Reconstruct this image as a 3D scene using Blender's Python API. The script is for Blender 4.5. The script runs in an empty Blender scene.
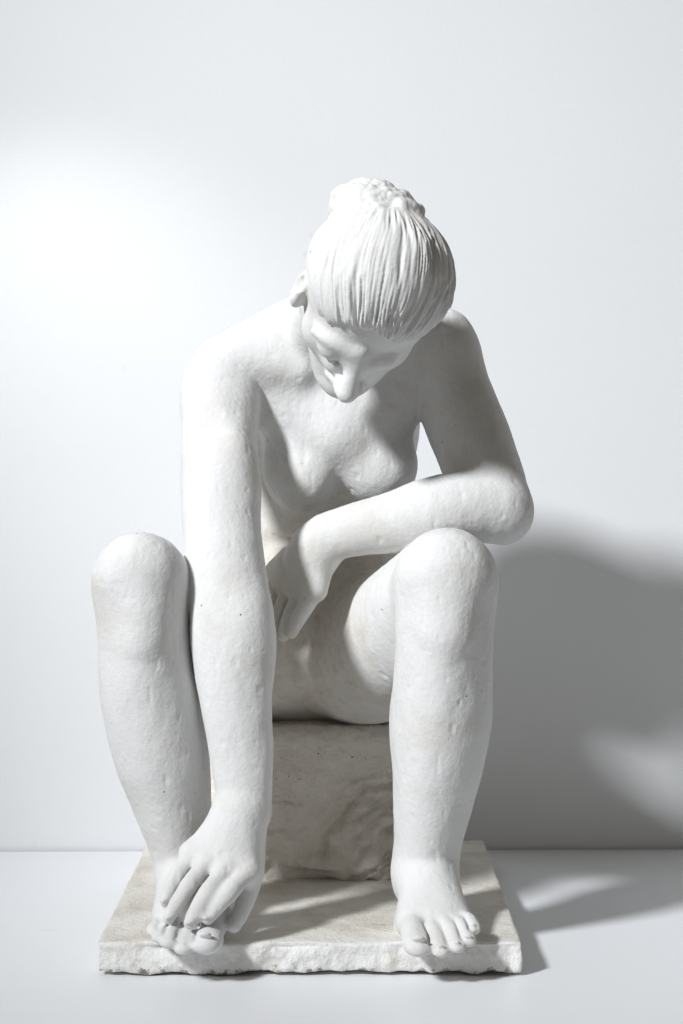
import bpy, math, time
import numpy as np
T0 = time.time()
RES = 0.0018
rng = np.random.default_rng(7)

# ------------------------------------------------------------------ camera model
F_PX, CAM_Y, CAM_Z, CX, HOR = 1772.0, -2.1, 0.6125, 343.0, 460.0
def P(px, py, y):
    s = (y - CAM_Y) / F_PX
    return np.array([(px - CX) * s, y, CAM_Z - (py - HOR) * s])
def S(n, y):            # pixels -> metres at depth y
    return n * (y - CAM_Y) / F_PX

def unit(v):
    v = np.asarray(v, float); return v / np.linalg.norm(v)

# ------------------------------------------------------------------ distance-field modelling
class Field:
    def __init__(self, lo, hi, step):
        self.lo = np.array(lo, float); self.h = step
        self.n = np.ceil((np.array(hi) - self.lo) / step).astype(int) + 1
        self.F = np.full(self.n, 0.05, np.float32)
    def window(self, lo, hi):
        a = np.clip(np.floor((np.array(lo) - self.lo) / self.h).astype(int), 0, self.n)
        b = np.clip(np.ceil((np.array(hi) - self.lo) / self.h).astype(int) + 1, 0, self.n)
        sl = tuple(slice(i, j) for i, j in zip(a, b))
        ax = [(self.lo[i] + self.h * np.arange(a[i], b[i])).astype(np.float32) for i in range(3)]
        X = ax[0][:, None, None]; Y = ax[1][None, :, None]; Z = ax[2][None, None, :]
        return sl, X, Y, Z
    def put(self, sl, d, k, op='add'):
        A = self.F[sl]
        d = d.astype(np.float32)
        if op == 'add':
            if k <= 0: self.F[sl] = np.minimum(A, d); return
            h = np.maximum(k - np.abs(A - d), 0) / k
            self.F[sl] = np.minimum(A, d) - h * h * k * 0.25
        else:
            d = -d
            h = np.maximum(k - np.abs(A - d), 0) / k if k > 0 else 0
            self.F[sl] = np.maximum(A, d) + h * h * k * 0.25
    def ell(self, c, r, k=0.01, axes=None, op='add'):
        c = np.asarray(c, float); r = np.asarray(r, float) * np.ones(3); m = r.max() + k + 0.012
        sl, X, Y, Z = self.window(c - m, c + m)
        x, y, z = X - c[0], Y - c[1], Z - c[2]
        if axes is not None:
            A = [unit(a) for a in axes]
            x, y, z = [a[0] * x + a[1] * y + a[2] * z for a in A]
        k0 = np.sqrt((x / r[0]) ** 2 + (y / r[1]) ** 2 + (z / r[2]) ** 2)
        k1 = np.sqrt((x / r[0] ** 2) ** 2 + (y / r[1] ** 2) ** 2 + (z / r[2] ** 2) ** 2) + 1e-6
        self.put(sl, np.where(k0 < 1e-3, -r.min(), k0 * (k0 - 1) / k1), k, op)
    def seg(self, a, b, ra, rb, k=0.01, op='add', side=None, fl=(1, 1)):
        """tapered rod; side + fl flatten its section (fl = radius factor along side, and across)"""
        a = np.asarray(a, float); b = np.asarray(b, float)
        m = max(ra, rb) * max(fl) + k + 0.012
        sl, X, Y, Z = self.window(np.minimum(a, b) - m, np.maximum(a, b) + m)
        self.put(sl, self._seg(a, b, ra, rb, side, fl, X, Y, Z), k, op)
    def _seg(self, a, b, ra, rb, side, fl, X, Y, Z):
        ba = b - a; L2 = max(ba @ ba, 1e-9)
        x, y, z = X - a[0], Y - a[1], Z - a[2]
        t = np.clip((x * ba[0] + y * ba[1] + z * ba[2]) / L2, 0, 1)
        r = ra + (rb - ra) * t
        dx, dy, dz = x - t * ba[0], y - t * ba[1], z - t * ba[2]
        if side is None:
            return np.sqrt(dx * dx + dy * dy + dz * dz) - r
        sx = unit(side)
        s = dx * sx[0] + dy * sx[1] + dz * sx[2]
        o2 = np.maximum(dx * dx + dy * dy + dz * dz - s * s, 0)
        w, h = r * fl[0], r * fl[1]
        k0 = np.sqrt((s / w) ** 2 + o2 / h ** 2); k1 = np.sqrt((s / w ** 2) ** 2 + o2 / h ** 4) + 1e-6
        return np.where(k0 < 1e-3, -np.minimum(w, h), k0 * (k0 - 1) / k1)
    def limb(self, pts, k=0.01, sub=10, side=None, op='add'):
        """pts: (point, radius[, fl_side, fl_across]); smooth curve through them"""
        p = np.array([q[0] for q in pts], float)
        r = np.array([[q[1], (q[2] if len(q) > 2 else 1), (q[3] if len(q) > 3 else 1)] for q in pts], float)
        D = np.hstack([p, r]); D = np.vstack([2 * D[0] - D[1], D, 2 * D[-1] - D[-2]])
        out = []
        for i in range(1, len(D) - 2):
            for j in range(sub):
                t = j / sub
                out.append(0.5 * (2 * D[i] + (D[i + 1] - D[i - 1]) * t + (2 * D[i - 1] - 5 * D[i] + 4 * D[i + 1] - D[i + 2]) * t * t
                                  + (-D[i - 1] + 3 * D[i] - 3 * D[i + 1] + D[i + 2]) * t ** 3))
        out.append(D[-2]); out = np.array(out)
        m = (out[:, 3] * np.maximum(out[:, 4], out[:, 5])).max() + k + 0.012
        sl, X, Y, Z = self.window(out[:, :3].min(0) - m, out[:, :3].max(0) + m)
        shp = (X.shape[0], Y.shape[1], Z.shape[2]); d = np.full(shp, 0.08, np.float32)
        lo = np.array([X[0, 0, 0], Y[0, 0, 0], Z[0, 0, 0]])
        for i in range(len(out) - 1):       # each short piece only inside its own box
            a, b = out[i], out[i + 1]; mm = max(a[3] * max(a[4], a[5]), b[3] * max(b[4], b[5])) + k + 0.012
            i0 = np.clip(np.floor((np.minimum(a[:3], b[:3]) - mm - lo) / self.h).astype(int), 0, shp)
            i1 = np.clip(np.ceil((np.maximum(a[:3], b[:3]) + mm - lo) / self.h).astype(int) + 1, 0, shp)
            w = tuple(slice(u, v) for u, v in zip(i0, i1))
            e = self._seg(a[:3], b[:3], a[3], b[3], side, ((a[4] + b[4]) / 2, (a[5] + b[5]) / 2), X[w[0]], Y[:, w[1]], Z[:, :, w[2]]) if side is not None \
                else self._seg(a[:3], b[:3], a[3], b[3], None, None, X[w[0]], Y[:, w[1]], Z[:, :, w[2]])
            d[w] = np.minimum(d[w], e)
        self.put(sl, d, k, op)
    def merge(self, other, k):
        off = np.round((other.lo - self.lo) / self.h).astype(int)
        sl = tuple(slice(o, o + m) for o, m in zip(off, other.n))
        self.put(sl, other.F, k)
    def sub(self, lo, hi):
        a = np.floor((np.array(lo) - self.lo) / self.h).astype(int)
        a = np.maximum(a, 0); b = np.minimum(np.ceil((np.array(hi) - self.lo) / self.h).astype(int), self.n - 1)
        f = Field.__new__(Field); f.lo = self.lo + a * self.h; f.h = self.h; f.n = b - a + 1
        f.F = np.full(f.n, 0.05, np.float32); return f
    def mesh(self, smooth=2):
        F = self.F; n = F.shape; neg = F < 0
        c = np.zeros(tuple(i - 1 for i in n), np.uint8)
        for dx in (0, 1):
            for dy in (0, 1):
                for dz in (0, 1):
                    c += neg[dx:n[0] - 1 + dx, dy:n[1] - 1 + dy, dz:n[2] - 1 + dz]
        act = np.argwhere((c > 0) & (c < 8)); del c
        idx = np.full(tuple(i - 1 for i in n), -1, np.int32); idx[tuple(act.T)] = np.arange(len(act))
        cor = [(i, j, k) for i in (0, 1) for j in (0, 1) for k in (0, 1)]
        V = {q: F[act[:, 0] + q[0], act[:, 1] + q[1], act[:, 2] + q[2]].astype(np.float64) for q in cor}
        acc = np.zeros((len(act), 3)); cnt = np.zeros(len(act))
        for q in cor:
            for ax in range(3):
                if q[ax] == 0:
                    q2 = list(q); q2[ax] = 1; q2 = tuple(q2)
                    a, b = V[q], V[q2]; m = (a < 0) != (b < 0)
                    t = a[m] / (a[m] - b[m]); pt = np.tile(np.array(q, float), (m.sum(), 1)); pt[:, ax] = t
                    acc[m] += pt; cnt[m] += 1
        verts = (act + acc / cnt[:, None]) * self.h + self.lo
        quads = []
        for ax in range(3):
            o = [0, 0, 0]; o[ax] = 1; u, v = (ax + 1) % 3, (ax + 2) % 3
            s0 = [slice(1, n[i] - 1) for i in range(3)]; s0[ax] = slice(0, n[ax] - 1); s1 = list(s0); s1[ax] = slice(1, n[ax])
            A, B = neg[tuple(s0)], neg[tuple(s1)]; e = np.argwhere(A != B)
            st = np.array([1, 1, 1]); st[ax] = 0; g = e + st
            flip = A[tuple(e.T)]
            def cell(du, dv):
                h = g.copy(); h[:, u] -= du; h[:, v] -= dv; return idx[tuple(h.T)]
            q = np.stack([cell(1, 1), cell(0, 1), cell(0, 0), cell(1, 0)], 1)
            q[~flip] = q[~flip][:, ::-1]; quads.append(q)
        Q = np.concatenate(quads); Q = Q[(Q >= 0).all(1)]
        E = np.concatenate([Q[:, [0, 1]], Q[:, [1, 2]], Q[:, [2, 3]], Q[:, [3, 0]]])
        for _ in range(smooth):
            s = np.zeros_like(verts); m = np.zeros(len(verts))
            for a, b in ((0, 1), (1, 0)):
                for d in range(3): s[:, d] += np.bincount(E[:, a], verts[E[:, b], d], len(verts))
                m += np.bincount(E[:, a], minlength=len(verts))
            verts = verts * 0.4 + 0.6 * s / m[:, None]
        return verts, Q

# lattice noise on points, -1..1
_tab = rng.random(65536).astype(np.float32) * 2 - 1
def noise(p, freq, seed=0):
    q = p * freq + seed * 17.31; i = np.floor(q).astype(np.int64); f = q - i; f = f * f * (3 - 2 * f); out = 0
    for a in (0, 1):
        for b in (0, 1):
            for c in (0, 1):
                h = ((i[:, 0] + a) * 73856093 ^ (i[:, 1] + b) * 19349663 ^ (i[:, 2] + c) * 83492791) & 65535
                out = out + _tab[h] * np.where(a, f[:, 0], 1 - f[:, 0]) * np.where(b, f[:, 1], 1 - f[:, 1]) * np.where(c, f[:, 2], 1 - f[:, 2])
    return out
def fbm(p, freq, seed=0, oct=3):
    return sum(noise(p, freq * 2 ** i, seed + i) * 0.5 ** i for i in range(oct))
def normals(v, q):
    n = np.cross(v[q[:, 2]] - v[q[:, 0]], v[q[:, 3]] - v[q[:, 1]]); N = np.zeros_like(v)
    for j in range(4):
        for d in range(3): N[:, d] += np.bincount(q[:, j], n[:, d], len(v))
    return N / (np.linalg.norm(N, axis=1)[:, None] + 1e-12)

def link_mesh(name, v, q, mat, parent=None):
    me = bpy.data.meshes.new(name)
    me.vertices.add(len(v)); me.vertices.foreach_set('co', v.astype(np.float32).ravel())
    me.loops.add(q.size); me.loops.foreach_set('vertex_index', q.astype(np.int32).ravel())
    me.polygons.add(len(q)); me.polygons.foreach_set('loop_start', np.arange(0, q.size, q.shape[1], dtype=np.int32))
    me.polygons.foreach_set('loop_total', np.full(len(q), q.shape[1], np.int32))
    me.update(calc_edges=True); me.validate()
    me.polygons.foreach_set('use_smooth', np.ones(len(me.polygons), bool))
    me.materials.append(mat)
    o = bpy.data.objects.new(name, me); bpy.context.scene.collection.objects.link(o)
    if parent: o.parent = parent
    return o

# ------------------------------------------------------------------ materials
def mat_new(name):
    m = bpy.data.materials.new(name); m.use_nodes = True; nt = m.node_tree
    return m, nt, nt.nodes['Principled BSDF']
def N(nt, typ, **kw):
    n = nt.nodes.new(typ)
    for k, v in kw.items():
        if k.startswith('i_'): n.inputs[k[2:].replace('_', ' ')].default_value = v
        else: setattr(n, k, v)
    return n
def ramp(nt, src, stops):
    r = nt.nodes.new('ShaderNodeValToRGB'); e = r.color_ramp.elements
    while len(e) < len(stops): e.new(0.5)
    for s, (p, c) in zip(e, stops): s.position = p; s.color = (*c, 1)
    nt.links.new(src, r.inputs[0]); return r.outputs[0]
def mixc(nt, f, a, b, mode='MIX'):
    m = nt.nodes.new('ShaderNodeMix'); m.data_type = 'RGBA'; m.blend_type = mode
    for s, v in ((m.inputs['Factor'], f), (m.inputs['A'], a), (m.inputs['B'], b)):
        if hasattr(v, 'is_linked') or hasattr(v, 'links'): nt.links.new(v, s)
        elif isinstance(v, tuple): s.default_value = (*v, 1)
        else: s.default_value = v
    return m.outputs['Result']

def plaster(name, base, stain, stain_lo, stain_hi, stain_scale, bump=0.0012, grey=(0.55, 0.53, 0.49), pits=0.56, rough=0.8):
    m, nt, bs = mat_new(name); L = nt.links.new
    tc = N(nt, 'ShaderNodeTexCoord').outputs['Object']
    n1 = N(nt, 'ShaderNodeTexNoise', i_Scale=stain_scale, i_Detail=8, i_Roughness=0.68); L(tc, n1.inputs['Vector'])
    n2 = N(nt, 'ShaderNodeTexNoise', i_Scale=180, i_Detail=6, i_Roughness=0.7); L(tc, n2.inputs['Vector'])
    n3 = N(nt, 'ShaderNodeTexNoise', i_Scale=45, i_Detail=5, i_Roughness=0.65); L(tc, n3.inputs['Vector'])
    vo = N(nt, 'ShaderNodeTexVoronoi', i_Scale=60, i_Randomness=1.0); L(tc, vo.inputs['Vector'])
    f1 = ramp(nt, n1.outputs['Fac'], [(stain_lo, (0, 0, 0)), (stain_hi, (1, 1, 1))])
    col = mixc(nt, f1, base, stain)
    f2 = ramp(nt, n2.outputs['Fac'], [(0.56, (0, 0, 0)), (0.78, (1, 1, 1))])
    f2b = mixc(nt, 1.0, f2, f1, 'MULTIPLY')
    col = mixc(nt, f2b, col, grey)
    # a few tiny casting pinholes
    pin = ramp(nt, vo.outputs['Distance'], [(0.055, (1, 1, 1)), (0.085, (0, 0, 0))])
    sel = ramp(nt, vo.outputs['Color'], [(0.84, (0, 0, 0)), (0.845, (1, 1, 1))])
    pinf = mixc(nt, 1.0, pin, sel, 'MULTIPLY')
    col = mixc(nt, pinf, col, (0.13, 0.11, 0.09))
    L(col, bs.inputs['Base Color'])
    bs.inputs['Roughness'].default_value = rough; bs.inputs['Specular IOR Level'].default_value = 0.3
    # bump: trowel relief + grain + pits
    a = N(nt, 'ShaderNodeMath', operation='MULTIPLY'); L(n3.outputs['Fac'], a.inputs[0]); a.inputs[1].default_value = 1.0
    b = N(nt, 'ShaderNodeMath', operation='MULTIPLY_ADD'); L(n2.outputs['Fac'], b.inputs[0]); b.inputs[1].default_value = 0.6; L(a.outputs[0], b.inputs[2])
    bp = N(nt, 'ShaderNodeBump', i_Strength=0.7, i_Distance=bump); L(b.outputs[0], bp.inputs['Height'])
    L(bp.outputs[0], bs.inputs['Normal'])
    return m

M_fig = plaster('figure_plaster', (0.69, 0.69, 0.686), (0.61, 0.59, 0.55), 0.50, 0.72, 9, bump=0.0014)
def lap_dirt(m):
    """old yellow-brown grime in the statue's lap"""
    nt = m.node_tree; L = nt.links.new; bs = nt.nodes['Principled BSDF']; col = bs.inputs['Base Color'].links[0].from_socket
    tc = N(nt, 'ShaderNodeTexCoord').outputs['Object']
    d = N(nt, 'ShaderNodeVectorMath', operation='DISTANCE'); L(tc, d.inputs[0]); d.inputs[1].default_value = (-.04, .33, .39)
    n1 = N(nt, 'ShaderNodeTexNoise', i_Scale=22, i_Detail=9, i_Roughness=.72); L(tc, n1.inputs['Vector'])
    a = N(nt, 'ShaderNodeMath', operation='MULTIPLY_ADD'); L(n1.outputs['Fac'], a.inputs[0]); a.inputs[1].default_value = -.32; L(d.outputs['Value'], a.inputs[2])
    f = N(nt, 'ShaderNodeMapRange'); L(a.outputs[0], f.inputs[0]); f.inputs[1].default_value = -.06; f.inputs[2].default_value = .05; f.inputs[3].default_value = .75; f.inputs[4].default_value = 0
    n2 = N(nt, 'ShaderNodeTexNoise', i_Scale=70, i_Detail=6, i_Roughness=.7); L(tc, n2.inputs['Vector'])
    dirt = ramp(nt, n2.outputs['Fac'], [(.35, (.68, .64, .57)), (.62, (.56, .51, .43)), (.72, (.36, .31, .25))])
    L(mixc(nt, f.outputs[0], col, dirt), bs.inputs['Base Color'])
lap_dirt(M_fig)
M_hair = plaster('hair_plaster', (0.68, 0.678, 0.672), (0.57, 0.545, 0.50), 0.55, 0.75, 14, bump=0.0012)
M_seat = plaster('seat_plaster', (0.84, 0.80, 0.74), (0.72, 0.675, 0.605), 0.46, 0.66, 11, bump=0.006, grey=(0.3, 0.27, 0.23))
M_slab = plaster('slab_plaster', (0.76, 0.735, 0.685), (0.58, 0.54, 0.475), 0.46, 0.70, 10, bump=0.004, grey=(0.36, 0.32, 0.27))
def worn_edge(m):
    """the slab's upright faces were brushed with white plaster, which has chipped along the bottom"""
    nt = m.node_tree; L = nt.links.new; bs = nt.nodes['Principled BSDF']; col = bs.inputs['Base Color'].links[0].from_socket
    tc = N(nt, 'ShaderNodeTexCoord').outputs['Object']; sp = N(nt, 'ShaderNodeSeparateXYZ'); L(tc, sp.inputs[0])
    n1 = N(nt, 'ShaderNodeTexNoise', i_Scale=30, i_Detail=8, i_Roughness=.72); L(tc, n1.inputs['Vector'])
    a = N(nt, 'ShaderNodeMath', operation='MULTIPLY_ADD'); L(n1.outputs['Fac'], a.inputs[0]); a.inputs[1].default_value = .06; L(sp.outputs['Y'], a.inputs[2])
    fr = ramp(nt, a.outputs[0], [(0.030, (1, 1, 1)), (0.046, (0, 0, 0))])
    chips = ramp(nt, n1.outputs['Fac'], [(0.56, (0, 0, 0)), (0.66, (1, 1, 1))])
    n2 = N(nt, 'ShaderNodeTexNoise', i_Scale=95, i_Detail=5, i_Roughness=.6); L(tc, n2.inputs['Vector'])
    white = mixc(nt, chips, (0.80, 0.795, 0.78), (0.60, 0.575, 0.53))
    z = N(nt, 'ShaderNodeMath', operation='MULTIPLY_ADD'); L(n2.outputs['Fac'], z.inputs[0]); z.inputs[1].default_value = -.05; L(sp.outputs['Z'], z.inputs[2])
    bt = ramp(nt, z.outputs[0], [(0.0, (0, 0, 0)), (0.001, (0, 0, 0))])
    bt2 = N(nt, 'ShaderNodeMapRange'); L(z.outputs[0], bt2.inputs[0]); bt2.inputs[1].default_value = -.024; bt2.inputs[2].default_value = -.018; bt2.inputs[3].default_value = 1; bt2.inputs[4].default_value = 0
    white = mixc(nt, bt2.outputs[0], white, (0.20, 0.17, 0.14))
    L(mixc(nt, fr, col, white), bs.inputs['Base Color'])
worn_edge(M_slab)

# ------------------------------------------------------------------ the figure
G = Field((-0.34, -0.10, 0.02), (0.29, 0.58, 0.99), RES)

# torso ------------------------------------------------------------
tor = G.sub((-0.33, 0.05, 0.2), (0.28, 0.58, 0.96))
tor.limb([((-0.060, 0.435, 0.345), 0.150, 1.0, 0.74), ((-0.058, 0.43, 0.42), 0.128, 1, .78), ((-0.045, 0.405, 0.50), 0.106, 1, .82),
          ((-0.026, 0.382, 0.58), 0.108, 1, .80), ((-0.010, 0.345, 0.65), 0.115, 1, .76), ((-0.010, 0.305, 0.725), 0.112, 1, .70)], k=0.02, side=(1, 0, 0))
tor.ell((-0.012, 0.300, 0.742), (0.135, 0.080, 0.075), 0.03)
tor.ell((-0.058, 0.36, 0.40), (0.105, 0.075, 0.09), 0.03)                     # belly
tor.ell((-0.060, 0.345, 0.345), (0.055, 0.05, 0.05), 0.04)
tor.ell((0.015, 0.43, 0.43), (0.085, 0.09, 0.09), 0.04)
# trapezius / shoulder line
tor.seg(P(305, 336, .26), P(228, 371, .25), S(42, .26), S(38, .25), 0.03)
tor.seg(P(350, 340, .25), P(436, 348, .272), S(38, .25), S(35, .25), 0.03)
# collar bones and pectorals
tor.seg(P(300, 372, .215), P(233, 357, .21), 0.012, 0.012, 0.03)
tor.seg(P(260, 400, .255), P(330, 430, .262), 0.035, 0.05, 0.04)
tor.seg(P(420, 385, .262), P(350, 430, .262), 0.035, 0.05, 0.04)
# breasts
tor.ell(P(300, 468, .272), (0.050, 0.048, 0.060), 0.026)
tor.ell(P(306, 480, .246), (0.033, 0.030, 0.034), 0.02)
tor.ell(P(376, 460, .270), (0.053, 0.048, 0.060), 0.024)
tor.ell(P(384, 470, .256), (0.036, 0.032, 0.034), 0.025)
# waist creases
tor.seg(P(235, 540, .325), P(350, 544, .325), 0.006, 0.006, 0.012, op='cut')
tor.seg(P(284, 632, .288), P(300, 676, .29), 0.003, 0.003, 0.010, op='cut')
# thighs
kR, kL = P(446, 582, .085), P(141, 583, .09)
tor.limb([(kR + (0, .01, -.004), 0.056), ((0.116, .15, .432), 0.076), ((0.085, .25, .383), 0.095), ((0.035, .36, .350), 0.104), ((0.01, .45, .340), 0.102)], k=0.016)
tor.limb([(kL + (0, .01, -.004), 0.054), ((-0.222, .17, .412), 0.072), ((-0.19, .27, .372), 0.090), ((-0.155, .36, .352), 0.098), ((-0.135, .45, .345), 0.100)], k=0.03)
G.merge(tor, 0.0); del tor

# ------------------------------------------------
def toe(f, ball, mid, tip, r):
    f.limb([(ball, r * 1.15, 1, 1), (mid, r * .96, 1, .95), (mid + (tip - mid) * .72, r * 1.0, 1.10, .88), (tip + unit(tip - mid) * r * .15, r * 0.78, 1.2, .80)], k=0.0045, side=(1, 0, 0))
def leg(knee_pts, shape, lo, hi, foot):
    f = G.sub(lo, hi)
    f.limb([(P(a, b, y), S(r, y), 1.0, s) for a, b, y, r, s in knee_pts], k=0.01, side=(1, 0, 0))
    shape(f); foot(f); G.merge(f, 0.012)
def shapeR(f):
    f.ell(P(450, 566, .045), (0.034, 0.022, 0.034), 0.04)      # kneecap
    f.ell(P(446, 618, .03), (0.022, 0.014, 0.026), 0.03)        # below the knee
    f.ell(kR, (.055, .053, .060), .02); f.seg(P(446, 640, .034), P(425, 850, .092), 0.012, 0.010, 0.04)   # shin
    f.ell(P(462, 700, .135), (0.034, 0.036, 0.075), 0.03)       # calf
    f.ell(P(420, 715, .135), (0.034, 0.036, 0.07), 0.03)
    f.ell(P(409, 866, .135), 0.012, 0.018); f.ell(P(447, 872, .14), 0.011, 0.018)  # ankle bones
def footR(f):
    an = P(425, 868, .12); k = 0.022
    f.seg(an, (0.098, 0.165, 0.072), 0.027, 0.026, 0.03)        # heel
    balls = [P(414, 921, .028), P(428, 922, .022), P(439, 921, .02), P(449, 920, .022), P(457, 918, .03)]
    for b, r in zip(balls, (0.022, 0.018, 0.017, 0.016, 0.015)):
        f.seg(an + (0, -.010, -.008), b, 0.026, r, k)
    f.seg(P(412, 928, .06), P(455, 930, .06), 0.022, 0.020, 0.02)
    tips = [P(419, 947, -.044), P(441, 951, -.048), P(457, 947, -.044), P(468, 941, -.036), P(473, 929, -.018)]
    mids = [P(414, 933, -.012), P(434, 933, -.016), P(449, 929, -.016), P(460, 926, -.012), P(468, 920, .0)]
    for b, m, t, r in zip(balls, mids, tips, (0.0163, 0.0108, 0.0103, 0.0098, 0.0092)):
        toe(f, b, m, t, r)
    for (m0, t0), (m1, t1) in zip(list(zip(mids, tips))[:-1], list(zip(mids, tips))[1:]):     # creases between the toes
        f.seg((m0 + m1) / 2 + (0, .004, .0095), (t0 + t1) / 2 + (0, -.001, .007), .0012, .0030, .003, op='cut')
    for t, r in zip(tips, (0.0105, 0.0065, 0.006, 0.006, 0.005)):  # nails
        c_ = t + (0, -r * .75, r * 1.15)
        f.ell(c_ , (r * 1.0, r * .95, r * .30), 0.002, axes=((1, 0, 0), (0, .8, -.6), (0, .6, .8)), op='cut')
        f.ell(c_ + (0, 0, -.0010), (r * .80, r * .78, r * .30), 0.001, axes=((1, 0, 0), (0, .8, -.6), (0, .6, .8)))
leg([(446, 582, .078, 52, .95), (444, 640, .078, 49, .92), (442, 700, .09, 50, .98), (439, 750, .098, 47, 1.0), (433, 800, .108, 40, 1.0),
     (427, 850, .12, 32.5, 1.02), (424, 885, .122, 29, 1.05)], shapeR, (0.0, -0.10, 0.02), (0.24, 0.25, 0.56), footR)
def shapeL(f):
    f.ell(P(140, 566, .048), (0.032, 0.020, 0.032), 0.04)
    f.ell(P(146, 618, .035), (0.020, 0.014, 0.026), 0.03)
    f.ell(kL, (.0525, .050, .056), .02); f.seg(P(142, 650, .044), P(178, 850, .098), 0.012, 0.010, 0.04)
    f.ell(P(140, 690, .135), (0.034, 0.036, 0.07), 0.03)
    f.ell(P(170, 705, .135), (0.034, 0.036, 0.07), 0.03)
    f.ell(P(167, 868, .14), 0.011, 0.018); f.ell(P(208, 862, .14), 0.013, 0.018)
def footL(f):
    an = P(189, 868, .12); k = 0.022
    f.seg(an, (-0.185, 0.165, 0.072), 0.029, 0.027, 0.03); f.ell(P(194, 904, .022), (.034, .045, .026), .02)
    balls = [P(213, 918, .03), P(197, 918, .022), P(184, 917, .02), P(174, 916, .022), P(167, 918, .026)]
    for b, r in zip(balls, (0.023, 0.018, 0.017, 0.016, 0.015)):
        f.seg(an + (0, -.010, -.008), b, 0.026, r, k)
    f.seg(P(208, 926, .06), P(170, 928, .06), 0.022, 0.020, 0.02)
    tips = [P(206, 944, -.044), P(184, 948, -.046), P(169, 942, -.044), P(160, 937, -.036), P(154, 931, -.022)]
    f.seg(P(209, 935, .0), P(168, 928, .0), .013, .011, .012)
    mids = [P(210, 934, -.010), P(189, 934, -.014), P(174, 930, -.012), P(165, 927, -.010), P(158, 925, .0)]
    for b, m, t, r in zip(balls, mids, tips, (0.0172, 0.0118, 0.0110, 0.0102, 0.0092)):
        toe(f, b, m, t, r)
    for (m0, t0), (m1, t1) in zip(list(zip(mids, tips))[:-1], list(zip(mids, tips))[1:]):     # creases between the toes
        f.seg((m0 + m1) / 2 + (0, .004, .0105), (t0 + t1) / 2 + (0, -.002, .0075), .0010, .0026, .003, op='cut')
    for t, r in zip(tips[:1], (0.0098,)):
        c_ = t + (0, -r * .85, r * 1.35)
        f.ell(c_ , (r * 1.0, r * .95, r * .30), 0.002, axes=((1, 0, 0), (0, .8, -.6), (0, .6, .8)), op='cut')
        f.ell(c_ + (0, 0, -.0010), (r * .80, r * .78, r * .30), 0.001, axes=((1, 0, 0), (0, .8, -.6), (0, .6, .8)))
leg([(141, 582, .082, 48, .95), (144, 640, .084, 46, .95), (149, 695, .092, 48.5, 1.0), (160, 748, .10, 47.5, 1.0), (169.5, 790, .112, 41.5, 1.0),
     (180, 835, .122, 33.5, 1.02), (188, 870, .125, 28.5, 1.05)], shapeL, (-0.33, -0.10, 0.02), (-0.11, 0.25, 0.56), footL)

# arm reaching down to the foot ---------------------------------------
a = G.sub((-0.25, -0.08, 0.03), (-0.02, 0.34, 0.84))
a.limb([(P(228, 378, .24), S(38, .24), 1, 1.0), (P(220, 430, .195), S(38.5, .195), 1, .98), (P(220, 500, .143), S(38.5, .143), 1, .95), (P(225, 560, .103), S(39.5, .103), 1, .9),
        (P(230, 600, .085), S(40, .085), 1, .9), (P(231, 645, .072), S(40, .072), 1, .88), (P(236, 700, .062), S(36, .062), 1, .86), (P(241, 750, .056), S(32, .056), 1, .80),
        (P(243.5, 790, .050), S(28.5, .05), 1, .74), (P(243, 815, .046), S(28, .046), 1, .62)], k=0.01, side=(1, 0, 0))
a.ell(P(212, 392, .228), (0.036, 0.042, 0.050), 0.03)        # deltoid
a.ell(P(232, 478, .135), (0.028, 0.024, 0.06), 0.03)         # biceps
a.ell(P(248, 640, .065), (0.026, 0.026, 0.055), 0.03)
W = P(242, 808, .046)
kn = [P(247, 872, .008), P(226, 868, .006), P(207, 862, .014), P(191, 854, .028)]      # index .. little
for q, r in zip(kn, (0.0145, 0.015, 0.014, 0.013)):
    a.seg(W + (q - W) * .1, q + (0, .006, 0), 0.022, r, 0.018)
a.seg(kn[0], kn[3], 0.012, 0.011, 0.014)
jt = [P(229, 893, -.022), P(208, 893, -.024), P(187, 888, -.014), P(177, 876, .008)]
tp = [P(208, 918, -.032), P(190, 923, -.034), P(169, 918, -.022), P(165, 901, .000)]
d1 = [(j + t) / 2 + (0, -.003, .002) for j, t in zip(jt, tp)]
for q, j, e, t, r in zip(kn, jt, d1, tp, (0.0110, 0.0110, 0.0104, 0.0095)):
    a.limb([(q, r * 1.12), ((q + j) / 2, r * .98), (j, r * 1.04), (e, r * .93), (t, r * .74)], k=0.0065)
    n = t + (0, -.0058, .0052); dr = unit(t - j)
    a.ell(n, (0.0052, 0.0075, 0.0022), 0.002, axes=(np.cross(dr, (0, -.7, .7)), dr, (0, -.7, .7)))
a.limb([(P(251, 838, .045), 0.018), (P(253, 868, .036), 0.0140), (P(246, 900, .022), 0.0115), (P(234, 925, .008), 0.0095)], k=0.012)   # thumb
G.merge(a, 0.003); del a

# arm folded over the knee ----------------------------------------------
b = G.sub((-0.12, 0.08, 0.36), (0.27, 0.36, 0.86))
b.limb([(P(432, 346, .275), S(37, .275)), (P(450, 388, .258), S(39, .258)), (P(470, 436, .235), S(40, .235)), (P(486, 478, .205), S(38, .205)), (P(496, 506, .175), S(34, .175))], k=0.01)
b.ell(P(446, 352, .262), (0.040, 0.042, 0.05), 0.03)
b.limb([(P(496, 508, .172), S(34, .172), 1, 1), (P(470, 508, .165), S(36, .165), 1, .95), (P(435, 512, .162), S(36, .162), 1, .92), (P(395, 522, .168), S(31, .168), 1, .9), (P(355, 530, .178), S(27, .178), 1, .86), (P(324, 538, .19), S(25, .19), 1, .8)],
       k=0.012, side=(0, 0, 1))
b.ell(P(509, 518, .18), (0.020, 0.024, 0.022), 0.03)
w = P(318, 545, .195)
kn2 = [P(316, 590, .180), P(302, 592, .200), P(289, 588, .222), P(278, 582, .244)]      # little .. index
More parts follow.
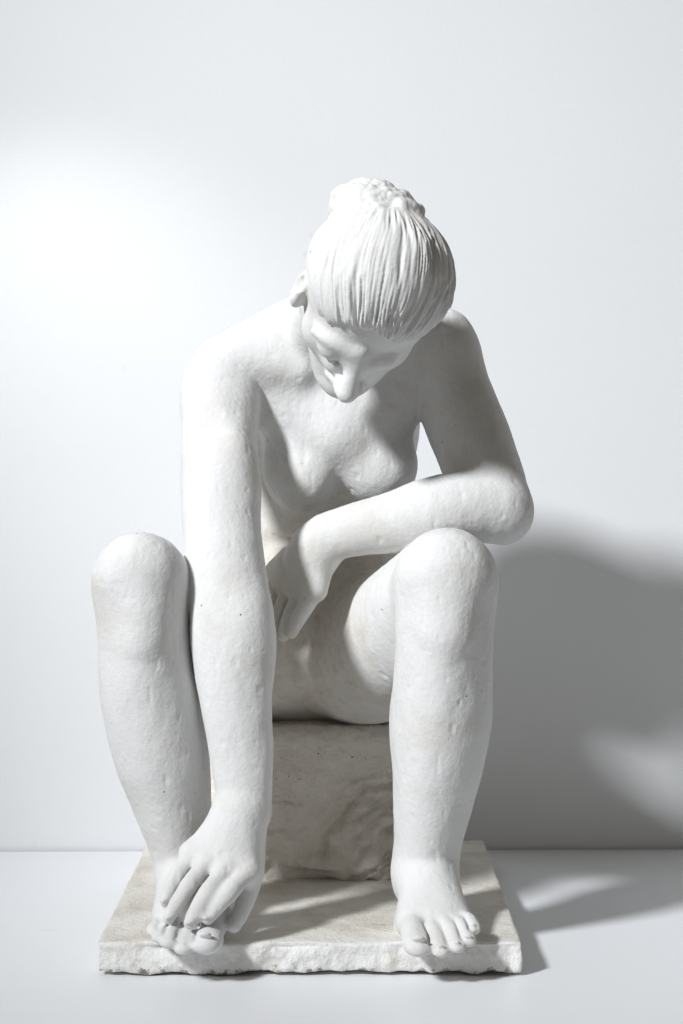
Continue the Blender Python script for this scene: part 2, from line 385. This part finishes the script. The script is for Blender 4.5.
for q, r in zip(kn2, (0.016, 0.016, 0.015, 0.015)):
    b.seg(w + (q - w) * .1, q, 0.024, r, 0.02)
jt2 = [P(302, 612, .182), P(291, 614, .200), P(280, 612, .222), P(271, 606, .244)]
tp2 = [P(291, 632, .195), P(283, 635, .212), P(275, 632, .232), P(269, 624, .252)]
for q, j, t, r in zip(kn2, jt2, tp2, (0.0115, 0.0115, 0.011, 0.011)):
    b.limb([(q, r * 1.05), (j, r * .95), (t, r * .78)], k=0.003)
b.limb([(P(290, 560, .23), 0.018), (P(272, 575, .265), 0.013), (P(266, 600, .275), 0.011)], k=0.01)
for (j0, t0), (j1, t1) in zip(list(zip(jt2, tp2))[:-1], list(zip(jt2, tp2))[1:]):
    b.seg((j0 + j1) / 2 + (-.008, -.009, .012), (t0 + t1) / 2 + (-.006, -.008, 0), .0028, .0026, .003, op='cut')
G.merge(b, 0.005); del b

# neck and head ---------------------------------------------------------
C = P(376, 286, .045)
f_ = unit((-0.20, -0.36, -0.91)); u_ = np.array((0.20, -0.90, 0.312)); u_ = unit(u_ - f_ * (u_ @ f_)); r_ = np.cross(u_, f_)
HX = (r_, f_, u_)
def H(r, f, u): return C + r * r_ + f * f_ + u * u_
h = G.sub((-0.10, -0.10, 0.58), (0.20, 0.34, 0.99))
h.seg((-0.008, .27, .765), H(0, -.035, -.05), 0.060, 0.050, 0.02)
h.seg(P(300, 350, .24), H(-.05, -.03, -.05), 0.022, 0.02, 0.04)
h.ell(H(-.001, -.003, .006), (0.083, 0.087, 0.090), 0.02, HX)
h.limb([(H(-.008, .030, .0), .060, 1, .80), (H(-.006, .045, -.045), .056, 1, .75), (H(0, .060, -.09), .042, 1, .75), (H(0, .066, -.122), .026, 1, .8)], k=0.02, side=r_)
for s in (-1, 1):
    h.seg(H(s * .058, .008, -.075), H(s * .018, .068, -.125), 0.022, 0.017, 0.03)       # jaw
    h.ell(H(s * .045 - (s > 0) * .010, .056, -.045), (0.020, 0.016, 0.018), 0.035, HX)                    # cheekbone
    h.ell(H(s * .032, .109, -.025), (0.013, 0.011, 0.008), 0.02, HX, op='cut')          # socket
    h.seg(H(s * .013, .090, -.022), H(s * .019, .088, -.052), .012, .014, .022)           # side of the nose
    h.ell(H(s * .034 - (s > 0) * .006, .082 - (s > 0) * .006, -.021), (0.0185, 0.0185, 0.0165), 0.005, HX)                 # eyeball under the lid
    if s > 0: continue
    h.seg(H(s * .018, .0955, -.027), H(s * .034, .1015, -.0285), .0026, .0030, .0035, op='cut')
    h.seg(H(s * .034, .1015, -.0285), H(s * .051, .091, -.024), .0030, .0020, .0035, op='cut')
    if s < 0: h.limb([(H(s * .012, .092, -.003), .006), (H(s * .034 - .004, .089 - (s > 0) * .006, .002), .004), (H(s * .052 - .008, .078 - (s > 0) * .008, -.006), .003)], k=0.02)   # brow
h.limb([(H(0, .089, -.002), .0090), (H(0, .102, -.023), .0095), (H(0, .117, -.043), .0120), (H(0, .124, -.050), .0130)], k=0.010)
for s in (-1, 1):
    h.ell(H(s * .011, .113, -.056), (0.0075, 0.011, 0.008), 0.008, HX)
    h.ell(H(s * .007, .119, -.0655), (0.0035, 0.0055, 0.004), 0.003, HX, op='cut')
h.limb([(H(-.023, .092, -.0835), .0045), (H(-.008, .103, -.0795), .006), (H(0, .103, -.081), .0055), (H(.008, .103, -.0795), .006), (H(.023, .092, -.0835), .0045)], k=0.007)
h.limb([(H(-.020, .090, -.092), .005), (H(0, .100, -.0935), .0075), (H(.020, .090, -.092), .005)], k=0.007)
h.seg(H(-.022, .100, -.0868), H(.022, .100, -.0868), .0015, .0015, .003, op='cut')
h.ell(H(0, .085, -.121), (0.020, 0.016, 0.016), 0.018, HX)
for s in (-1, 1):                                                                        # ears
    e0 = H(-.086, .022, -.020) if s < 0 else H(.080, -.02, -.01)
    h.ell(e0, (0.011, 0.021, 0.032), 0.010, (r_ + s * f_ * -.12, f_ + r_ * .12 * s, u_))
    h.ell(e0 - r_ * .003 + u_ * .024 + f_ * .003, (0.0035, 0.010, 0.014), 0.003, (r_, f_, u_), op='cut')
    h.ell(e0 + r_ * s * .010 - u_ * -.010 + f_ * .002, (0.007, 0.012, 0.020), 0.004, (r_, f_, u_), op='cut')
G.merge(h, 0.012)

t1 = time.time(); print('field', round(t1 - T0, 1), G.n)
v, q = G.mesh(2); del G.F
n = normals(v, q)
hd = np.linalg.norm((v - C), axis=1)
face = np.clip(1.25 - hd / 0.16, 0, 1)                      # calmer skin on the face
low = np.clip((0.10 - v[:, 2]) / 0.04, 0, 1) * .6
amp = 1 - 0.8 * np.clip(face * 2, 0, 1) - 0.45 * low
disp = 0.0007 * fbm(v, 20, 1, 2) + 0.0004 * fbm(v * np.array([1, 1, .5]), 80, 4, 3)
pit = np.clip(noise(v * np.array([1.1, 1.1, .6]), 105, 9) - .52, 0, 1) * -0.0022            # tooling nicks
v = v + n * ((disp + pit) * amp)[:, None]
print('verts', len(v), round(time.time() - t1, 1))

statue = bpy.data.objects.new('plaster_statue', None); bpy.context.scene.collection.objects.link(statue)
statue['label'] = 'white plaster statue of a seated nude woman with hair bun bending to touch her foot'
statue['category'] = 'statue'
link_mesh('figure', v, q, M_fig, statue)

# ------------------------------------------------------------------ hair
def head_local(v): d = v - C; return d @ r_, d @ f_, d @ u_
HB = Field(C - .17, C + .17, 0.0013)
HB.ell(H(-.001, -.004, .006), (0.0940, 0.0945, 0.0985), 0.0, HX)
X = (HB.lo[0] + HB.h * np.arange(HB.n[0]))[:, None, None]; Y = (HB.lo[1] + HB.h * np.arange(HB.n[1]))[None, :, None]; Z = (HB.lo[2] + HB.h * np.arange(HB.n[2]))[None, None, :]
lr, lf, lu = [(X - C[0]) * a_[0] + (Y - C[1]) * a_[1] + (Z - C[2]) * a_[2] for a_ in HX]
cut = (0.25 * lf - 0.967 * lu - 0.002 + 0.10 * (lr ** 2) / .09 * 0 + 0.012 * np.cos(lr * 60)).astype(np.float32)
A = HB.F; kk = 0.030; hh = np.maximum(kk - np.abs(A - cut), 0) / kk; HB.F = (np.maximum(A, cut) + hh * hh * kk * .25).astype(np.float32)
del X, Y, Z, lr, lf, lu, cut, hh
bdir = unit(-0.085 * f_ + 0.035 * u_ - .012 * r_)
bc = H(-0.025, -.079, .026)
ba1 = unit(np.cross(bdir, (0, 1, 0))); ba2 = np.cross(bdir, ba1)
BB = HB.sub(bc - .085, bc + .085)
BB.ell(bc, (0.056, 0.050, 0.036), 0.0, (ba1, ba2, bdir))
for i in range(34):                                  # coiled lock
    t, t2 = i / 34, (i + 1) / 34; pp = []
    for tt in (t, t2):
        ang = 2.2 + tt * 4.0 * math.pi; R = 0.049 * (1 - .66 * tt)
        pp.append(bc + ba1 * math.cos(ang) * R * 1.06 + ba2 * math.sin(ang) * R * .92 + bdir * (0.006 + .024 * tt))
    BB.seg(pp[0], pp[1], .0125 - .002 * t, .0125 - .002 * t, .007)
HB.merge(BB, .005); del BB
hv, hq = HB.mesh(2); del HB
def strands(v, axis, c, fr, seed):
    d = v - c; a1 = unit(np.cross(axis, (0.3, 1, 0.2))); a2 = np.cross(axis, a1)
    ph = np.arctan2(d @ a2, d @ a1); th = np.arccos(np.clip((d @ axis) / (np.linalg.norm(d, axis=1) + 1e-9), -1, 1))
    q3 = np.stack([np.cos(ph) * fr, np.sin(ph) * fr, th * 1.3], 1)
    return q3, th
q3, th = strands(hv, bdir, C, 1.0, 0)
wv = 0.07 * np.stack([noise(hv, 18, 3), noise(hv, 18, 5), 0 * th], 1)
q3 = q3 + wv
s1 = noise(q3 * np.array([9, 9, 1]), 1, 2); s2 = noise(q3 * np.array([21, 21, 1.3]), 1, 6); s3 = noise(q3 * np.array([48, 48, 2]), 1, 8)
grow = np.clip((th - .35) / .6, .25, 1)
ridge = lambda s: 1 - 2 * np.abs(s)
dh = (0.0018 * s1 + 0.0019 * ridge(s2) + 0.0014 * s3) * grow - 0.0010
clump = np.clip(noise(q3 * np.array([26, 26, .6]), 1, 12) - .30, 0, 1) * np.clip((th - 1.1) / .5, 0, 1)
dh -= clump * 0.010
hn = normals(hv, hq)
db = hv - bc; e_ = np.sqrt((db @ ba1 / .062) ** 2 + (db @ ba2 / .054) ** 2 + (db @ bdir / .046) ** 2)
inb = np.clip((1.22 - e_) / .14, 0, 1) * np.clip((db @ bdir) / .012 + 1.2, 0, 1)
bund = 0.0024 * fbm(hv, 60, 21, 3) - 0.0045 * np.clip(noise(hv, 100, 31) - .5, 0, 1) - 0.0022 * np.clip(.16 - np.abs(noise(hv, 52, 35)), 0, 1) / .16 * np.clip(noise(hv, 26, 37) + .2, 0, 1)
soft = 0.35 + 1.0 * np.clip(noise(hv, 20, 51) + .35 + (hv[:, 0] - C[0]) * 7, 0, 1)
dh = dh * soft * (1 - inb) + bund * inb
hv2 = hv + hn * dh[:, None]
hair = link_mesh('hair', hv2, hq, M_hair, statue)
# ------------------------------------------------------------------ base slab and seat block
def rough_block(name, lo, hi, mat, step, rnd, amp_fn):
    f = Field(np.array(lo) - .02, np.array(hi) + .02, step)
    X = (f.lo[0] + f.h * np.arange(f.n[0]))[:, None, None]; Y = (f.lo[1] + f.h * np.arange(f.n[1]))[None, :, None]; Z = (f.lo[2] + f.h * np.arange(f.n[2]))[None, None, :]
    c = (np.array(lo) + hi) / 2; hs = (np.array(hi) - lo) / 2 - rnd
    qx, qy, qz = np.abs(X - c[0]) - hs[0], np.abs(Y - c[1]) - hs[1], np.abs(Z - c[2]) - hs[2]
    d = np.sqrt(np.maximum(qx, 0) ** 2 + np.maximum(qy, 0) ** 2 + np.maximum(qz, 0) ** 2) + np.minimum(np.maximum(np.maximum(qx, qy), qz), 0) - rnd
    f.F = d.astype(np.float32); v, q = f.mesh(1); n = normals(v, q)
    v = amp_fn(v, n); return link_mesh(name, v, q, mat, statue)
def slab_disp(v, n):
    side = 1 - np.clip((n[:, 2] - .35) / .4, 0, 1)
    d = 0.0010 * fbm(v, 30, 3, 3) + side * (0.0032 * fbm(v, 38, 5, 3) - 0.0015)
    edge = np.clip(1 - np.abs(v[:, 2] - .036) / .012, 0, 1) * side
    d -= edge * np.clip(noise(v, 22, 15), 0, 1) * 0.010
    botm = np.clip((0.010 - v[:, 2]) / .010, 0, 1) * side
    d -= botm * (0.002 + 0.004 * np.clip(noise(v, 45, 16) + .1, 0, 1))
    v = v + n * d[:, None]; v[:, 2] = np.maximum(v[:, 2], 0.0008 + 0 * v[:, 2]); return v
rough_block('base_slab', (-.2935, .0, .001), (.2135, .57, .040), M_slab, .0022, .004, slab_disp)
def seat_disp(v, n):
    fr = np.clip(-n[:, 1], 0, 1)
    sw = v @ unit((.55, .2, -.8)); p = np.stack([sw * 3.2, (v[:, 0] * .8 + v[:, 2] * .55), v[:, 1]], 1)
    rid = noise(p, 48, 41)
    m = np.clip((v[:, 0] + .02) / .05, 0, 1) * np.clip((.20 - v[:, 2]) / .04, 0, 1)
    d = 0.0022 * fbm(v, 30, 40, 4) + 0.0012 * fbm(v, 110, 71, 2) + fr * m * 0.0045 * (1 - 2.2 * np.abs(rid))
    px = CX + v[:, 0] / S(1, .315); pz = HOR + (CAM_Z - v[:, 2]) / S(1, .315)
    px = px + 3.5 * fbm(v, 60, 61, 3); pz = pz + 3.5 * fbm(v, 60, 65, 3)
    for line, dep, wid in (([(268, 803), (300, 803)], .0022, 1.2), ([(322, 862), (330, 835), (342, 815), (358, 800), (368, 788), (384, 783), (396, 784)], .0055, 2.6),
                           ([(352, 846), (368, 830), (384, 812), (398, 800)], .006, 4.5), ([(360, 856), (376, 842), (396, 822)], .006, 4.0), ([(338, 850), (350, 832), (366, 816)], .0035, 3.0),
                           ([(268, 828), (290, 832), (304, 826)], .003, 2.2), ([(270, 868), (296, 874), (330, 866), (360, 872), (398, 866)], .002, 2.5)):
        dist = np.full(len(v), 99.0)
        for (ax_, ay_), (bx_, by_) in zip(line, line[1:]):
            ux, uy = bx_ - ax_, by_ - ay_; t = np.clip(((px - ax_) * ux + (pz - ay_) * uy) / (ux * ux + uy * uy), 0, 1)
            dist = np.minimum(dist, np.hypot(px - ax_ - t * ux, pz - ay_ - t * uy))
        d = d - fr * dep * np.exp(-(dist / wid) ** 2) + fr * dep * .5 * np.exp(-((dist - 2.6 * wid) / wid) ** 2) + fr * 0.003 * (1 - 2 * np.abs(noise(v * np.array([.6, 1, 1.6]), 30, 44))) * np.clip((.12 - v[:, 2]) / .06, 0, 1) * .6
    return v + n * d[:, None]
rough_block('seat_block', (-.185, .315, .036), (.105, .535, .247), M_seat, .0022, .022, seat_disp)

# ------------------------------------------------------------------ the setting
def plane(name, pts, mat):
    me = bpy.data.meshes.new(name); me.from_pydata([tuple(p) for p in pts], [], [(0, 1, 2, 3)]); me.materials.append(mat)
    o = bpy.data.objects.new(name, me); bpy.context.scene.collection.objects.link(o); o['kind'] = 'structure'; return o
def paint(name, col, spec, rough, bump):
    m, nt, bs = mat_new(name); L = nt.links.new
    tc = N(nt, 'ShaderNodeTexCoord').outputs['Object']
    n1 = N(nt, 'ShaderNodeTexNoise', i_Scale=2.2, i_Detail=4); L(tc, n1.inputs['Vector'])
    c = ramp(nt, n1.outputs['Fac'], [(0.3, tuple(x * .975 for x in col)), (0.7, col)])
    mp = N(nt, 'ShaderNodeMapping'); mp.inputs['Rotation'].default_value = (0.4, 0.9, 0.5); mp.inputs['Scale'].default_value = (3, 26, 3); L(tc, mp.inputs[0])
    n4 = N(nt, 'ShaderNodeTexNoise', i_Scale=3.0, i_Detail=2); L(mp.outputs[0], n4.inputs['Vector'])
    sc = ramp(nt, n4.outputs['Fac'], [(0.745, (0, 0, 0)), (0.76, (1, 1, 1))])
    c = mixc(nt, sc, c, tuple(x * .86 for x in col)); L(c, bs.inputs['Base Color'])
    n2 = N(nt, 'ShaderNodeTexNoise', i_Scale=350, i_Detail=3); L(tc, n2.inputs['Vector'])
    bp = N(nt, 'ShaderNodeBump', i_Strength=0.35, i_Distance=bump); L(n2.outputs['Fac'], bp.inputs['Height']); L(bp.outputs[0], bs.inputs['Normal'])
    bs.inputs['Roughness'].default_value = rough; bs.inputs['Specular IOR Level'].default_value = spec
    return m
M_wall = paint('wall_paint', (0.79, 0.80, 0.815), 0.3, 0.6, 0.0006)
M_table = paint('table_paint', (0.83, 0.842, 0.865), 0.45, 0.42, 0.0003)
wl, wr = 0.676, 0.694            # the wall is very slightly turned
def wy(x): return wl + (wr - wl) * (x + .54) / 1.08
GAP, TH = .0065, .035         # the table stops just short of the wall
tb = [(x, y, z) for z in (0, -TH) for x, y in ((-3, -3.2), (3, -3.2), (3, wy(3) - GAP), (-3, wy(-3) - GAP))]
me = bpy.data.meshes.new('table_top'); me.from_pydata(tb, [], [(0, 1, 2, 3), (7, 6, 5, 4), (0, 4, 5, 1), (1, 5, 6, 2), (2, 6, 7, 3), (3, 7, 4, 0)]); me.materials.append(M_table)
to = bpy.data.objects.new('table_top', me); bpy.context.scene.collection.objects.link(to); to['kind'] = 'structure'
plane('wall', [(-3, wy(-3), -.6), (3, wy(3), -.6), (3, wy(3), 3.2), (-3, wy(-3), 3.2)], M_wall)

# ------------------------------------------------------------------ lamps
def aim(o, t):
    from mathutils import Vector
    o.rotation_euler = (Vector(t) - o.location).to_track_quat('-Z', 'Y').to_euler()
def area(name, loc, tgt, size, power, col, spread=180):
    l = bpy.data.lights.new(name, 'AREA'); l.shape = 'DISK'; l.size = size; l.energy = power; l.color = col; l.spread = math.radians(spread)
    o = bpy.data.objects.new(name, l); bpy.context.scene.collection.objects.link(o); o.location = loc; aim(o, tgt); return o

def spot(name, loc, tgt, power, ang, blend, rad, col):
    l = bpy.data.lights.new(name, 'SPOT'); l.energy = power; l.spot_size = math.radians(ang); l.spot_blend = blend; l.shadow_soft_size = rad; l.color = col
    o = bpy.data.objects.new(name, l); bpy.context.scene.collection.objects.link(o); o.location = loc; aim(o, tgt); return o
spot('key_lamp', (-3.65, -3.5, 4.15), (.56, .5, .62), 2350, 31, 1.0, 0.40, (0.95, 0.975, 1.0))
spot('wall_lamp', (-.62, 0.12, 1.30), (-.40, .68, .70), 7.3, 66, 1.0, 0.05, (0.93, 0.965, 1.0))
w = bpy.data.worlds.new('World'); bpy.context.scene.world = w; w.use_nodes = True
w.node_tree.nodes['Background'].inputs[0].default_value = (1.0, 0.93, 0.80, 1); w.node_tree.nodes['Background'].inputs[1].default_value = 0.13

# ------------------------------------------------------------------ camera
cam = bpy.data.cameras.new('camera'); co = bpy.data.objects.new('camera', cam); bpy.context.scene.collection.objects.link(co)
co.location = (0, CAM_Y, CAM_Z); co.rotation_euler = (math.radians(90), 0, 0)
cam.sensor_fit = 'VERTICAL'; cam.sensor_height = 36; cam.lens = F_PX / 1024 * 36
cam.shift_y = -(512 - HOR) / 1024; cam.shift_x = (341.5 - CX) / 1024
cam.clip_end = 50; cam.clip_start = .05
bpy.context.scene.camera = co
sc = bpy.context.scene; sc.view_settings.view_transform = 'Standard'; sc.view_settings.look = 'None'; sc.view_settings.gamma = 1; sc.view_settings.exposure = 0
print('script', round(time.time() - T0, 1))
